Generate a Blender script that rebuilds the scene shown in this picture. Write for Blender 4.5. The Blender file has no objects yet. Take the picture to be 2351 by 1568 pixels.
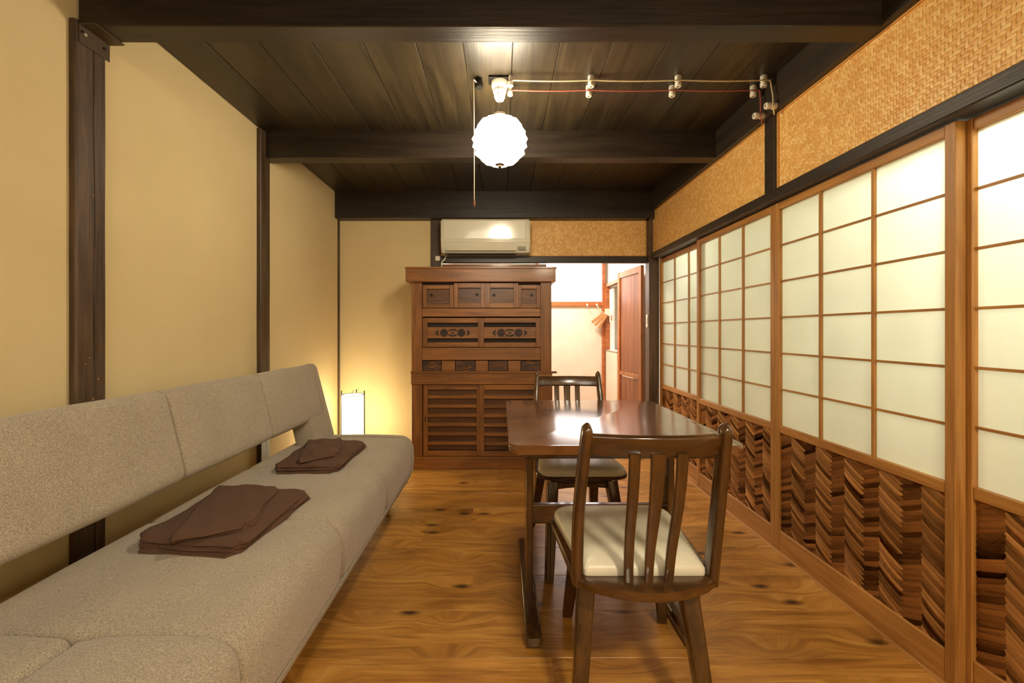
import bpy, bmesh, math, random
from mathutils import Vector, Matrix, noise
R = math.radians
random.seed(7)
S = bpy.context.scene
C = S.collection

# ------------------------------------------------------------------ camera, world, lights, exposure
cam_d = bpy.data.cameras.new('camera'); cam = bpy.data.objects.new('camera', cam_d); C.objects.link(cam)
cam.location = (0, 0, 1.107); cam.rotation_euler = (R(90), 0, 0)
cam_d.sensor_width = 36; cam_d.lens = 1010/2351*36; cam_d.clip_start = .02
cam_d.shift_x = 24.5/2351; cam_d.shift_y = -24/2351
S.camera = cam
w = bpy.data.worlds.new('world'); S.world = w; w.use_nodes = True
w.node_tree.nodes['Background'].inputs[0].default_value = (.9, .85, .75, 1)
w.node_tree.nodes['Background'].inputs[1].default_value = .3
S.view_settings.view_transform = 'Standard'; S.view_settings.look = 'None'
S.view_settings.gamma = 1; S.view_settings.use_curve_mapping = False
S.view_settings.exposure = 0.42
GLOBE_E = 46; ANDON_E = 11

def area(name, loc, rot, size, power, col, shape='DISK', sy=None):
    l = bpy.data.lights.new(name, 'AREA'); l.shape = shape; l.size = size
    if sy: l.size_y = sy
    l.energy = power; l.color = col
    o = bpy.data.objects.new(name, l); o.location = loc; o.rotation_euler = rot; C.objects.link(o)
    return o
WARM = (1, .84, .60)
area('rear_room_lamp', (.75, -.55, 2.18), (R(12), 0, 0), .28, 34, WARM)
area('rear_room_light', (-.3, -1.2, 2.0), (R(60), 0, 0), 1.0, 13, (1, .88, .70))
area('corridor_lamp_near', (1.86, 1.12, 2.15), (0, R(30), 0), .32, 60, (1, 1, .95))
area('corridor_lamp_far', (2.0, 3.4, 2.0), (0, R(40), 0), .3, 15, (.99, 1, .92))
area('corridor_lamp_mid', (2.3, 2.3, 1.4), (0, R(90), 0), 1.4, 2.5, (.93, 1, .86))
area('entry_lamp', (.5, 4.9, 2.3), (0, 0, 0), .5, 46, (1, .84, .72))

# ------------------------------------------------------------------ helpers
def lin(h):
    v = [int(h[i:i+2], 16)/255 for i in (0, 2, 4)]
    return tuple(c/12.92 if c < .04045 else ((c+.055)/1.055)**2.4 for c in v) + (1,)
def newmat(name):
    m = bpy.data.materials.new(name); m.use_nodes = True
    return m, m.node_tree.nodes, m.node_tree.links, m.node_tree.nodes['Principled BSDF']
def coords(n, l, scale, rnd=True):
    tc = n.new('ShaderNodeTexCoord'); mp = n.new('ShaderNodeMapping'); mp.inputs['Scale'].default_value = scale
    if rnd:
        oi = n.new('ShaderNodeObjectInfo'); mu = n.new('ShaderNodeVectorMath'); mu.operation = 'SCALE'
        mu.inputs[0].default_value = (17.3, 9.1, 23.7); l.new(oi.outputs['Random'], mu.inputs['Scale'])
        ad = n.new('ShaderNodeVectorMath'); ad.operation = 'ADD'
        l.new(tc.outputs['Object'], ad.inputs[0]); l.new(mu.outputs[0], ad.inputs[1]); l.new(ad.outputs[0], mp.inputs[0])
    else: l.new(tc.outputs['Object'], mp.inputs[0])
    return mp.outputs[0]
def nz(n, l, vec, scale, detail=4, rough=.55, dist=0):
    t = n.new('ShaderNodeTexNoise'); t.inputs['Scale'].default_value = scale; t.inputs['Detail'].default_value = detail
    t.inputs['Roughness'].default_value = rough; t.inputs['Distortion'].default_value = dist
    l.new(vec, t.inputs['Vector']); return t.outputs['Fac']
def ramp(n, l, fac, stops):
    r = n.new('ShaderNodeValToRGB'); e = r.color_ramp.elements
    while len(e) < len(stops): e.new(.5)
    for k, (p, c) in enumerate(stops): e[k].position = p; e[k].color = c if len(c) == 4 else tuple(c)+(1,)
    l.new(fac, r.inputs[0]); return r.outputs[0]
def mixc(n, l, fac, a, b, mode='MIX'):
    m = n.new('ShaderNodeMix'); m.data_type = 'RGBA'; m.blend_type = mode
    for s, v in ((0, fac), (6, a), (7, b)):
        if hasattr(v, 'links'): l.new(v, m.inputs[s])
        else: m.inputs[s].default_value = v
    return m.outputs[2]
def bump(n, l, b, h, strength, dist=.002):
    u = n.new('ShaderNodeBump'); u.inputs['Strength'].default_value = strength; u.inputs['Distance'].default_value = dist
    l.new(h, u.inputs['Height']); l.new(u.outputs[0], b.inputs['Normal'])
def plain(name, col, rough=.5, metal=0, emit=None, es=1, coat=0, tex=.06):
    m, n, l, b = newmat(name)
    c = lin(col) if isinstance(col, str) else tuple(col)+(1,)
    v = coords(n, l, (1, 1, 1)); f = nz(n, l, v, 6, 3)
    k = ramp(n, l, f, [(.3, tuple(x*(1-tex) for x in c[:3])), (.7, tuple(min(1, x*(1+tex)) for x in c[:3]))])
    l.new(k, b.inputs['Base Color']); b.inputs['Roughness'].default_value = rough; b.inputs['Metallic'].default_value = metal
    b.inputs['Coat Weight'].default_value = coat
    if emit: b.inputs['Emission Color'].default_value = tuple(emit)+(1,); b.inputs['Emission Strength'].default_value = es
    return m
def wood(name, dark, light, axis='X', rough=.4, coat=0, s=1, bs=.25, var=.25, stain=0):
    m, n, l, b = newmat(name)
    a = {'X': (1.2, 14, 14), 'Y': (14, 1.2, 14), 'Z': (14, 14, 1.2)}[axis]
    v = coords(n, l, tuple(x*s for x in a))
    f = nz(n, l, v, 1.3, 8, .6, 1.0)
    v2 = coords(n, l, tuple(x*s*(4 if x > 2 else 1.5) for x in a)); f2 = nz(n, l, v2, 2.2, 3)
    c = ramp(n, l, f, [(.28, lin(dark)), (.72, lin(light))])
    c2 = ramp(n, l, f2, [(.3, (.62, .6, .58)), (.62, (1.04, 1.04, 1.04))])
    c = mixc(n, l, .55, c, c2, 'MULTIPLY')
    oi = n.new('ShaderNodeObjectInfo')
    c3 = ramp(n, l, oi.outputs['Random'], [(0, (1-var,)*3), (1, (1+var*.5,)*3)])
    c = mixc(n, l, 1.0, c, c3, 'MULTIPLY')
    if stain:
        v3 = coords(n, l, (2.5, 2.5, 2.5)); f3 = nz(n, l, v3, 1, 5)
        c = mixc(n, l, stain, c, ramp(n, l, f3, [(.38, (.35, .3, .26)), (.6, (1, 1, 1))]), 'MULTIPLY')
    l.new(c, b.inputs['Base Color']); b.inputs['Roughness'].default_value = rough
    b.inputs['Coat Weight'].default_value = coat; b.inputs['Coat Roughness'].default_value = .12
    bump(n, l, b, f2, bs)
    return m

def box(bm, x0, x1, y0, y1, z0, z1, bev=0, seg=1):
    vs = [bm.verts.new(p) for p in ((x0,y0,z0),(x1,y0,z0),(x1,y1,z0),(x0,y1,z0),(x0,y0,z1),(x1,y0,z1),(x1,y1,z1),(x0,y1,z1))]
    fs = [bm.faces.new([vs[i] for i in q]) for q in ((3,2,1,0),(4,5,6,7),(0,1,5,4),(1,2,6,5),(2,3,7,6),(3,0,4,7))]
    if bev:
        es = list({e for f in fs for e in f.edges})
        bmesh.ops.bevel(bm, geom=es, offset=bev, segments=seg, affect='EDGES', profile=.5)
    return bm
def link(name, bm, mat, parent=None, smooth=False, loc=None):
    bmesh.ops.recalc_face_normals(bm, faces=bm.faces)
    me = bpy.data.meshes.new(name); bm.to_mesh(me); bm.free()
    if smooth:
        for p in me.polygons: p.use_smooth = True
        me.set_sharp_from_angle(angle=R(38))
    me.materials.append(mat)
    o = bpy.data.objects.new(name, me); C.objects.link(o)
    if parent: o.parent = parent
    if loc: o.location = loc
    return o
def B(name, mat, parent, *a, bev=.002, seg=1):
    bm = bmesh.new(); box(bm, *a, bev=bev, seg=seg); return link(name, bm, mat, parent)
def thing(name, label, cat, loc=(0,0,0), rz=0, group=None):
    o = bpy.data.objects.new(name, None); C.objects.link(o); o.location = loc; o.rotation_euler = (0,0,rz)
    o.empty_display_size = .05
    o['label'] = label; o['category'] = cat
    if group: o['group'] = group
    return o
def tag(o, label, cat, group=None):
    o['label'] = label; o['category'] = cat
    if group: o['group'] = group
    return o
def struct(o, label=None):
    o['kind'] = 'structure'
    if label: o['label'] = label
    return o
def dup(o, parent=None, loc=None, rz=None, label=None):
    c = o.copy(); C.objects.link(c)
    if parent: c.parent = parent
    if loc is not None: c.location = loc
    if rz is not None: c.rotation_euler = (0, 0, rz)
    if label: c['label'] = label
    for ch in KIDS(o): dup(ch, c)
    return c
def KIDS(o): return [x for x in list(C.objects) if x.parent == o]
def catmull(pts, n=6):
    P = [Vector(p) for p in pts]; out = []
    for i in range(len(P)-1):
        p0 = P[max(i-1, 0)]; p1 = P[i]; p2 = P[i+1]; p3 = P[min(i+2, len(P)-1)]
        for k in range(n):
            t = k/n
            out.append(.5*((2*p1)+(p2-p0)*t+(2*p0-5*p1+4*p2-p3)*t*t+(3*p1-p0-3*p2+p3)*t**3))
    out.append(P[-1]); return out
def rsec(w, h, r, k=3):
    pts = []
    for cx, cy, a0 in ((w/2-r, h/2-r, 0), (-w/2+r, h/2-r, 90), (-w/2+r, -h/2+r, 180), (w/2-r, -h/2+r, 270)):
        for j in range(k+1):
            a = R(a0+90*j/k); pts.append((cx+r*math.cos(a), cy+r*math.sin(a)))
    return pts
def sweep(bm, path, sec, ref=(1,0,0), scales=None, capround=False):
    """sec: list of (u,v), u along ref (made perpendicular), v along the third axis"""
    path = [Vector(p) for p in path]; N = len(path); rings = []
    for i, p in enumerate(path):
        t = (path[min(i+1, N-1)]-path[max(i-1, 0)]).normalized()
        u = Vector(ref); u = (u-t*u.dot(t)).normalized(); v = t.cross(u)
        s = scales[i] if scales else (1, 1)
        if not isinstance(s, tuple): s = (s, s)
        rings.append([bm.verts.new(p+u*a*s[0]+v*b*s[1]) for a, b in sec])
    M = len(sec)
    for i in range(N-1):
        for j in range(M):
            bm.faces.new((rings[i][j], rings[i][(j+1) % M], rings[i+1][(j+1) % M], rings[i+1][j]))
    bm.faces.new(rings[0][::-1]); bm.faces.new(rings[-1])
    return bm
def circ(r, k=10): return [(r*math.cos(2*math.pi*i/k), r*math.sin(2*math.pi*i/k)) for i in range(k)]
def tube(bm, path, r, k=8):
    ref = (0, 0, 1) if abs((Vector(path[-1])-Vector(path[0])).normalized().z) < .8 else (1, 0, 0)
    return sweep(bm, path, circ(r, k), ref)
def lathe(bm, prof, cx=0, cy=0, k=24, axis='Z', lob=None):
    rings = []
    for r, h in prof:
        ring = []
        for i in range(k):
            a = 2*math.pi*i/k; rr = r*(lob(a, h) if lob else 1)
            p = (rr*math.cos(a), rr*math.sin(a), h)
            if axis == 'X': p = (p[2], p[0], p[1])
            elif axis == 'Y': p = (p[0], p[2], p[1])
            ring.append(bm.verts.new((p[0]+cx, p[1]+cy, p[2])))
        rings.append(ring)
    for a, b in zip(rings, rings[1:]):
        for i in range(k): bm.faces.new((a[i], a[(i+1) % k], b[(i+1) % k], b[i]))
    bm.faces.new(rings[0][::-1]); bm.faces.new(rings[-1])
    return bm
def prism(bm, pts, z0, z1, bev=0, seg=2):
    a = [bm.verts.new((x, y, z0)) for x, y in pts]; b = [bm.verts.new((x, y, z1)) for x, y in pts]
    n = len(pts); f0 = bm.faces.new(a[::-1]); f1 = bm.faces.new(b)
    for i in range(n): bm.faces.new((a[i], a[(i+1) % n], b[(i+1) % n], b[i]))
    if bev: bmesh.ops.bevel(bm, geom=list(f0.edges)+list(f1.edges), offset=bev, segments=seg, affect='EDGES', profile=.5)
    return bm
def roundpoly(pts, rs, k=6):
    out = []; n = len(pts)
    for i in range(n):
        p = Vector(pts[i]); a = (Vector(pts[i-1])-p).normalized(); b = (Vector(pts[(i+1) % n])-p).normalized(); r = rs[i]
        if r <= 0: out.append(tuple(p)); continue
        p0 = p+a*r; p2 = p+b*r
        for j in range(k+1):
            t = j/k; q = p0*(1-t)**2+p*2*t*(1-t)+p2*t*t; out.append((q.x, q.y))
    return out
def loft(bm, prof, stations):
    """closed (x,z) profile carried along y with an inset at each station"""
    P = [Vector(p) for p in prof]; n = len(P)
    area2 = sum(P[i].x*P[(i+1) % n].y-P[(i+1) % n].x*P[i].y for i in range(n)); sg = 1 if area2 > 0 else -1
    nr = []
    for i in range(n):
        t = (P[(i+1) % n]-P[i-1]).normalized(); nr.append(Vector((t.y, -t.x))*sg)
    rings = []
    for y, ins in stations:
        rings.append([bm.verts.new((p.x-q.x*ins, y, p.y-q.y*ins)) for p, q in zip(P, nr)])
    for a, b in zip(rings, rings[1:]):
        for i in range(n): bm.faces.new((a[i], a[(i+1) % n], b[(i+1) % n], b[i]))
    bm.faces.new(rings[0][::-1]); bm.faces.new(rings[-1])
    return bm

# ------------------------------------------------------------------ materials
def plaster_mat():
    m, n, l, b = newmat('ochre_plaster')
    v = coords(n, l, (1, 1, 1), False)
    c = ramp(n, l, nz(n, l, v, 1.3, 6), [(.3, (.64, .51, .275)), (.7, (.71, .58, .325))])
    l.new(c, b.inputs['Base Color']); b.inputs['Roughness'].default_value = .9
    bump(n, l, b, nz(n, l, v, 220, 4), .25, .001)
    return m
PLASTER = plaster_mat()
CREAM = plain('cream_wall', (.80, .72, .60), .85)
WHITEW = plain('white_wall', (.85, .83, .78), .85)
BEAM = wood('black_timber', '1a1410', '352a1e', 'X', .42, 0, 1, .35, .1)
BEAMY = wood('black_timber_long', '1e1812', '3a2f22', 'Y', .45, 0, 1, .35, .1)
POST = wood('dark_post_timber', '33261a', '6a523a', 'Z', .5, 0, 1.3, .6, .1, .3)
CEIL = wood('ceiling_board', '1e1910', '453a27', 'Y', .38, 0, .8, .3, .12, .3)
CAB = wood('cabinet_wood', '6a3f18', 'a36a30', 'X', .40, .15, 1.2, .3, .14, .2)
CABV = wood('cabinet_wood_upright', '6a3f18', '99622d', 'Z', .40, .15, 1.2, .3, .12, .2)
CABP = wood('cabinet_panel', '4a2810', '80501f', 'X', .42, .1, 1.4, .3, .14, .45)
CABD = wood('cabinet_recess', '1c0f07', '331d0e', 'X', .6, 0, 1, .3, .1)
SHOJI = wood('screen_wood_upright', '98642a', 'c38d48', 'Z', .45, 0, 1.2, .2, .1)
SHOJIH = wood('screen_wood_rail', '98642a', 'c38d48', 'Y', .45, 0, 1.2, .2, .1)
ORANGE = wood('entry_wood', 'a2582b', 'd08048', 'X', .5, 0, 1, .2, .1)
DOORF = wood('door_frame_wood', '8a4f26', 'bb7c48', 'Z', .4, .1, 1, .2, .1)
DOORW = wood('red_brown_door_wood', '6e3a1c', 'a06236', 'Z', .4, .1, 1, .2, .1)
CHAIR = wood('walnut_stain_wood', '2e1c0c', '5c3d1c', 'Z', .22, .5, 1, .12, .08)
CHAIRX = wood('walnut_stain_wood_flat', '2e1c0c', '5a3b1b', 'X', .22, .5, 1, .12, .08)
TABLE = wood('table_top_wood', '4a2c13', '7c4e27', 'X', .2, .8, .8, .06, .05)
STRAW = wood('pale_bamboo', 'c98f45', 'ecb768', 'Y', .38, 0, 1.2, .2, .1)
METAL = plain('dark_iron', '5a4c3c', .5, .6)
BLACK = plain('black_metal', '14110e', .4, .3)
WHITEP = plain('white_porcelain', 'e9e4d4', .2, 0, coat=.4)
ACW = plain('ivory_plastic', 'ece8d4', .14, 0, coat=.5, tex=.01)
GREYP = plain('grey_plastic', 'a9a797', .4)
RED = plain('red_cable', 'a8584c', .5)
CREAMW = plain('cream_cable', 'd9c6a0', .5)
def fabric(name, a, c, sc=500, bs=.5):
    m, n, l, b = newmat(name); v = coords(n, l, (1, 1, 1), False)
    f = nz(n, l, v, sc, 3, .7); f2 = nz(n, l, v, 6, 4)
    k = ramp(n, l, f, [(.3, lin(a)), (.7, lin(c))]); k = mixc(n, l, .5, k, ramp(n, l, f2, [(.35, (.86, .86, .85)), (.65, (1.05, 1.05, 1.05))]), 'MULTIPLY')
    l.new(k, b.inputs['Base Color']); b.inputs['Roughness'].default_value = .95
    b.inputs['Sheen Weight'].default_value = .25; b.inputs['Sheen Roughness'].default_value = .6
    bump(n, l, b, f, bs, .0015); return m
SOFA = fabric('grey_beige_upholstery', '786d5e', 'c6b9a4', 300)
PIPE = fabric('sofa_piping', '7d7362', 'a3977f', 300)
TOWEL = fabric('brown_towelling', '3c2416', '75523a', 600, .9)
TOWEL.node_tree.nodes['Principled BSDF'].inputs['Sheen Weight'].default_value = .03
def leather():
    m, n, l, b = newmat('cream_leather'); v = coords(n, l, (1, 1, 1))
    l.new(ramp(n, l, nz(n, l, v, 8, 4), [(.3, lin('cfc8b4')), (.7, lin('e2dcc8'))]), b.inputs['Base Color'])
    b.inputs['Roughness'].default_value = .38; bump(n, l, b, nz(n, l, v, 500, 2), .15, .0006); return m
LEATHER = leather()
def floor_mat():
    m, n, l, b = newmat('pine_floor')
    v0 = coords(n, l, (1, 1, 1))
    vo = n.new('ShaderNodeTexVoronoi'); vo.inputs['Scale'].default_value = 1; vo.voronoi_dimensions = '2D'
    mp = n.new('ShaderNodeMapping'); mp.inputs['Scale'].default_value = (2.4, 5.2, 1); l.new(v0, mp.inputs[0]); l.new(mp.outputs[0], vo.inputs['Vector'])
    vo.inputs['Randomness'].default_value = 1
    kn = ramp(n, l, vo.outputs['Distance'], [(.03, (1, 1, 1)), (.13, (0, 0, 0))])
    halo = ramp(n, l, vo.outputs['Distance'], [(.05, (1, 1, 1)), (.42, (0, 0, 0))])
    # grain bends round the knots
    sv = n.new('ShaderNodeVectorMath'); sv.operation = 'SCALE'; sv.inputs[0].default_value = (0, .07, 0); l.new(halo, sv.inputs['Scale'])
    ad = n.new('ShaderNodeVectorMath'); l.new(v0, ad.inputs[0]); l.new(sv.outputs[0], ad.inputs[1])
    m1 = n.new('ShaderNodeMapping'); m1.inputs['Scale'].default_value = (1.3, 16, 1); l.new(ad.outputs[0], m1.inputs[0])
    g = nz(n, l, m1.outputs[0], 1.6, 8, .62, 1.2)
    m2 = n.new('ShaderNodeMapping'); m2.inputs['Scale'].default_value = (4, 90, 1); l.new(ad.outputs[0], m2.inputs[0])
    g2 = nz(n, l, m2.outputs[0], 1.5, 3)
    c = ramp(n, l, g, [(.25, lin('8a5a22')), (.5, lin('c0883c')), (.78, lin('e2b060'))])
    c = mixc(n, l, .5, c, ramp(n, l, g2, [(.3, (.7, .66, .6)), (.65, (1.08, 1.08, 1.08))]), 'MULTIPLY')
    m3 = n.new('ShaderNodeMapping'); m3.inputs['Scale'].default_value = (1.6, 5, 1); l.new(v0, m3.inputs[0])
    st = nz(n, l, m3.outputs[0], 1.2, 5, .6, .5)
    c = mixc(n, l, .8, c, ramp(n, l, st, [(.3, (.52, .46, .40)), (.56, (1, 1, 1))]), 'MULTIPLY')
    sc = n.new('ShaderNodeSeparateColor'); l.new(vo.outputs['Color'], sc.inputs[0])
    gt = n.new('ShaderNodeMath'); gt.operation = 'GREATER_THAN'; gt.inputs[1].default_value = .55; l.new(sc.outputs[0], gt.inputs[0])
    mk = n.new('ShaderNodeMath'); mk.operation = 'MULTIPLY'; l.new(kn, mk.inputs[0]); l.new(gt.outputs[0], mk.inputs[1])
    c = mixc(n, l, mk.outputs[0], c, lin('4a2a10'))
    oi = n.new('ShaderNodeObjectInfo')
    c = mixc(n, l, 1.0, c, ramp(n, l, oi.outputs['Random'], [(0, (.82, .80, .76)), (1, (1.08, 1.06, 1.04))]), 'MULTIPLY')
    l.new(c, b.inputs['Base Color']); b.inputs['Roughness'].default_value = .36
    bump(n, l, b, g2, .12, .001); return m
FLOOR = floor_mat()
def paper_mat():
    m = bpy.data.materials.new('frosted_paper'); m.use_nodes = True; n = m.node_tree.nodes; l = m.node_tree.links; n.clear()
    out = n.new('ShaderNodeOutputMaterial'); d = n.new('ShaderNodeBsdfDiffuse'); t = n.new('ShaderNodeBsdfTranslucent')
    g = n.new('ShaderNodeBsdfGlossy'); g.inputs['Roughness'].default_value = .3
    mx = n.new('ShaderNodeMixShader'); m2 = n.new('ShaderNodeMixShader'); mx.inputs[0].default_value = .5; m2.inputs[0].default_value = .04
    v = coords(n, l, (1, 1, 1)); c = ramp(n, l, nz(n, l, v, 3, 5), [(.3, (.77, .79, .69)), (.7, (.83, .85, .75))])
    l.new(c, d.inputs[0]); l.new(c, t.inputs[0]); l.new(d.outputs[0], mx.inputs[1]); l.new(t.outputs[0], mx.inputs[2])
    l.new(mx.outputs[0], m2.inputs[1]); l.new(g.outputs[0], m2.inputs[2]); l.new(m2.outputs[0], out.inputs[0])
    return m
PAPER = paper_mat()
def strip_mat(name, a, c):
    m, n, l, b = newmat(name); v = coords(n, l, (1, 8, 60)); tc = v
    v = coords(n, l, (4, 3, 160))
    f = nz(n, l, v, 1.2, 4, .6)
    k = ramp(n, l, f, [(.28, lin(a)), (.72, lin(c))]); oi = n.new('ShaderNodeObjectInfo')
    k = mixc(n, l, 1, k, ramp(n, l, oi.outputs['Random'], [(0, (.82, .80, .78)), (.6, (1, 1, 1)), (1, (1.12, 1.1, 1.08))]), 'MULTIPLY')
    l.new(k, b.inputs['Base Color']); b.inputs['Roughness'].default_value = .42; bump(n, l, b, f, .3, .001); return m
STRIP_A = strip_mat('brown_bark_strip_lit_tone', 'bf8446', 'e2ae6a')  # same bark in both; light catching one strip direction is painted as two tones
STRIP_B = strip_mat('brown_bark_strip_unlit_tone', '865526', 'b4763a')
BAND_BACK = plain('weave_backing', 'e0a858', .6)
def island_mat():
    m, n, l, b = newmat('woven_bamboo'); g = n.new('ShaderNodeNewGeometry')
    c = ramp(n, l, g.outputs['Random Per Island'], [(0, lin('e6ac5e')), (.5, lin('f0be70')), (1, lin('fbd48c'))])
    v = coords(n, l, (1, 1, 1), False); f = nz(n, l, v, 2.2, 3)
    c = mixc(n, l, .6, c, ramp(n, l, f, [(.3, (.85, .82, .76)), (.7, (1.06, 1.05, 1.03))]), 'MULTIPLY')
    l.new(c, b.inputs['Base Color']); b.inputs['Roughness'].default_value = .4; return m
WOVEN = island_mat()

# ------------------------------------------------------------------ setting
ZC = 2.37; XL = -1.51; D = 4.09
# floor: planks across the room
fl = bmesh.new(); box(fl, -1.6, 2.6, -1.6, 6.2, -.06, -.012)
FL = struct(link('floor', fl, plain('subfloor', '4a3018', .8)))
rows = [1.49+.2525*k for k in range(-12, 18)]
fixed = {int(round((2.2475-1.49)/.2525)): [-.42], int(round((3.2575-1.49)/.2525)): [-.03]}
for k, y in enumerate(rows):
    kk = k-12; rnd = random.Random(k*3+1)
    y1 = min(y+.2525, 5.98)
    if y < -1.55: continue
    cuts = fixed.get(kk) or ([rnd.uniform(-1.0, 1.0)] if rnd.random() < .8 else [])
    if rnd.random() < .3: cuts = cuts+[cuts[0]+1.2] if cuts and cuts[0] < -.2 else cuts
    xs = [-1.51]+cuts+[1.385]
    for a, c in zip(xs, xs[1:]):
        o = B('plank', FLOOR, FL, -(c-a)/2, (c-a)/2, -(y1-y)/2+.0009, (y1-y)/2-.0009, -.012, rnd.uniform(-.0006, .0003), bev=.0012)
        o.location = ((a+c)/2, (y+y1)/2, 0)
# corridor floor and threshold
B('threshold', SHOJIH, FL, 1.387, 1.50, -1.5, 4.05, -.012, .0015)
B('corridor_board', SHOJIH, FL, 1.50, 2.5, -1.5, 5.9, -.012, 0)
# ceiling
cb = bmesh.new(); box(cb, -1.6, 2.6, -1.6, 6.2, ZC+.014, ZC+.06)
CE = struct(link('ceiling', cb, BEAMY))
js = [-1.51, -1.29, -1.06, -.83, -.607, -.377, -.169, .05, .258, .49, .729, .96, 1.18, 1.40]
for k, (a, c) in enumerate(zip(js, js[1:])):
    o = B('plank', CEIL, CE, a+.0009, c-.0009, -1.5, 4.09, ZC+(0, .001)[k % 2], ZC+.014, bev=.002)
# walls
def wall(name, mat, *a):
    bm = bmesh.new(); box(bm, *a); return struct(link(name, bm, mat))
wall('wall_left', PLASTER, XL-.1, XL, -1.6, D, 0, ZC+.014)
WB = struct(link('wall_back', box(box(bmesh.new(), XL, -.60, D, D+.10, 0, 2.14), -.60, 1.40, D, D+.10, 1.76, ZC+.014), PLASTER))
wall('wall_rear', PLASTER, -1.6, 2.6, -1.7, -1.6, 0, ZC+.014)
wr = bmesh.new(); box(wr, 1.405, 1.485, -1.6, 4.09, 1.765, ZC+.014); box(wr, 1.40, 1.48, -1.6, .42, 0, 1.765)
struct(link('wall_right', wr, PLASTER))
wall('wall_corridor', CREAM, 2.5, 2.6, -1.6, 6.2, 0, ZC+.014)
# timbers
def trim(k, mat, *a, bev=.004):
    return struct(B('trim_%d' % k, mat, None, *a, bev=bev))
trim(1, BEAM, -1.505, 1.36, 1.563, 1.655, 2.19, ZC+.012)
trim(2, BEAM, -1.505, 1.36, 2.773, 2.868, 2.20, ZC+.012)
trim(3, BEAM, -1.505, 1.41, 3.98, 4.10, 2.13, ZC+.012)
trim(4, BEAMY, 1.352, 1.41, -1.5, 4.0, 2.196, ZC+.012)
trim(5, BEAMY, 1.360, 1.47, -1.5, 3.99, 1.762, 1.815)               # lintel above the screens
def rough_post(k, x0, x1, y0, y1, z0, z1, crack=True):
    bm = bmesh.new(); nzv = 26; rnd = random.Random(k)
    # section with a drying crack running down the room-side face
    rings = []
    for i in range(nzv+1):
        z = z0+(z1-z0)*i/nzv; wob = lambda s: .0025*noise.noise(Vector((s, z*3, k)))
        yc = y0+(y1-y0)*.60+.006*noise.noise(Vector((5, z*2.2, k)))-.004*(z/2)
        d = (.007+.005*noise.noise(Vector((9, z*4, k)))) if crack else .0001
        wd = .0034+.0016*noise.noise(Vector((3, z*6, k)))
        pts = [(x0, y0+wob(1)), (x1-.006, y0+wob(1)), (x1+wob(7), y0+.006+wob(1)), (x1+wob(2), yc-wd), (x1-d, yc), (x1+wob(3), yc+wd), (x1+wob(4), y1-.006), (x1-.006, y1+wob(5)), (x0, y1+wob(5))]
        rings.append([bm.verts.new((x, y, z)) for x, y in pts])
    for a, b in zip(rings, rings[1:]):
        for j in range(9): bm.faces.new((a[j], a[(j+1) % 9], b[(j+1) % 9], b[j]))
    bm.faces.new(rings[0][::-1]); bm.faces.new(rings[-1])
    return struct(link('trim_%d' % k, bm, POST))
rough_post(6, -1.512, -1.484, 1.536, 1.654, 0, 2.20)
rough_post(7, -1.512, -1.484, 2.715, 2.825, 0, 2.36, False)
trim(8, POST, -1.512, -1.500, 4.055, 4.09, 0, 2.135, bev=.002)       # corner post sliver
trim(9, POST, -.652, -.563, 4.062, 4.11, 0, 2.135)                   # post left of the air conditioner
trim(10, POST, 1.345, 1.435, 4.0, 4.11, 0, 2.135)                    # corner post by the doorway
trim(11, BEAMY, 1.366, 1.41, 2.205, 2.285, 1.812, 2.20, bev=.003)    # strut between woven panels
trim(12, BEAM, -.563, 1.345, 4.05, 4.10, 1.735, 1.795)               # back lintel
trim(13, SHOJIH, -.563, 1.345, 4.066, 4.095, 1.795, 1.803, bev=.001)
trim(18, POST, 1.345, 1.44, 3.985, 4.1, 2.12, 2.2, bev=.002)
# knots/nicks on the cracked post
P6 = [o for o in C.objects if o.name == 'trim_6'][0]
KN = plain('bare_wood_nick', 'a0714a', .6)
for y, z, r in ((1.60, .86, .005), (1.57, .99, .0035), (1.585, 1.01, .003), (1.62, .93, .004), (1.60, 1.6, .004), (1.565, 1.62, .003)):
    bm = bmesh.new(); lathe(bm, [(r*.3, -.001), (r, 0), (r*.6, .0022), (.0005, .0028)], k=7, axis='X')
    link('nick', bm, KN, P6, loc=(-1.4845, y, z))

def weave(name, parent, origin, uax, vax, nax, W, H, c=.0120):
    bm = bmesh.new(); O = Vector(origin); U = Vector(uax); V = Vector(vax); Nn = Vector(nax)
    nu = int(W/c); nv = int(H/c); cu = W/nu; cv = H/nv
    def fl(u0, u1, v0, v1, horiz):
        rows_ = []
        for k in range(4):
            t = k/3; h = .0004+.0013*math.sin(math.pi*t)
            if horiz: a = (u0+(u1-u0)*t, v0); b = (u0+(u1-u0)*t, v1)
            else: a = (u0, v0+(v1-v0)*t); b = (u1, v0+(v1-v0)*t)
            rows_.append([bm.verts.new(O+U*p[0]+V*p[1]+Nn*(h+d)) for p, d in ((a, -.0006), (((a[0]+b[0])/2, (a[1]+b[1])/2), .0004), (b, -.0006))])
        for r1, r2 in zip(rows_, rows_[1:]):
            for j in range(2): bm.faces.new((r1[j], r1[j+1], r2[j+1], r2[j]))
    for i in range(-1, nu):
        for j in range(-1, nv):
            s = (i+j) % 4; g = .0005
            if s == 0 and j >= 0: fl(max(i, 0)*cu, min(i+2, nu)*cu, j*cv+g, (j+1)*cv-g, True)
            if s == 2 and i >= 0: fl(i*cu+g, (i+1)*cu-g, max(j, 0)*cv, min(j+2, nv)*cv, False)
    me = bpy.data.meshes.new(name); bm.normal_update(); bm.to_mesh(me); bm.free(); me.materials.append(WOVEN)
    for p in me.polygons: p.use_smooth = True
    o = bpy.data.objects.new(name, me); C.objects.link(o); o.parent = parent; o['kind'] = 'stuff'
    return o
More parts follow.
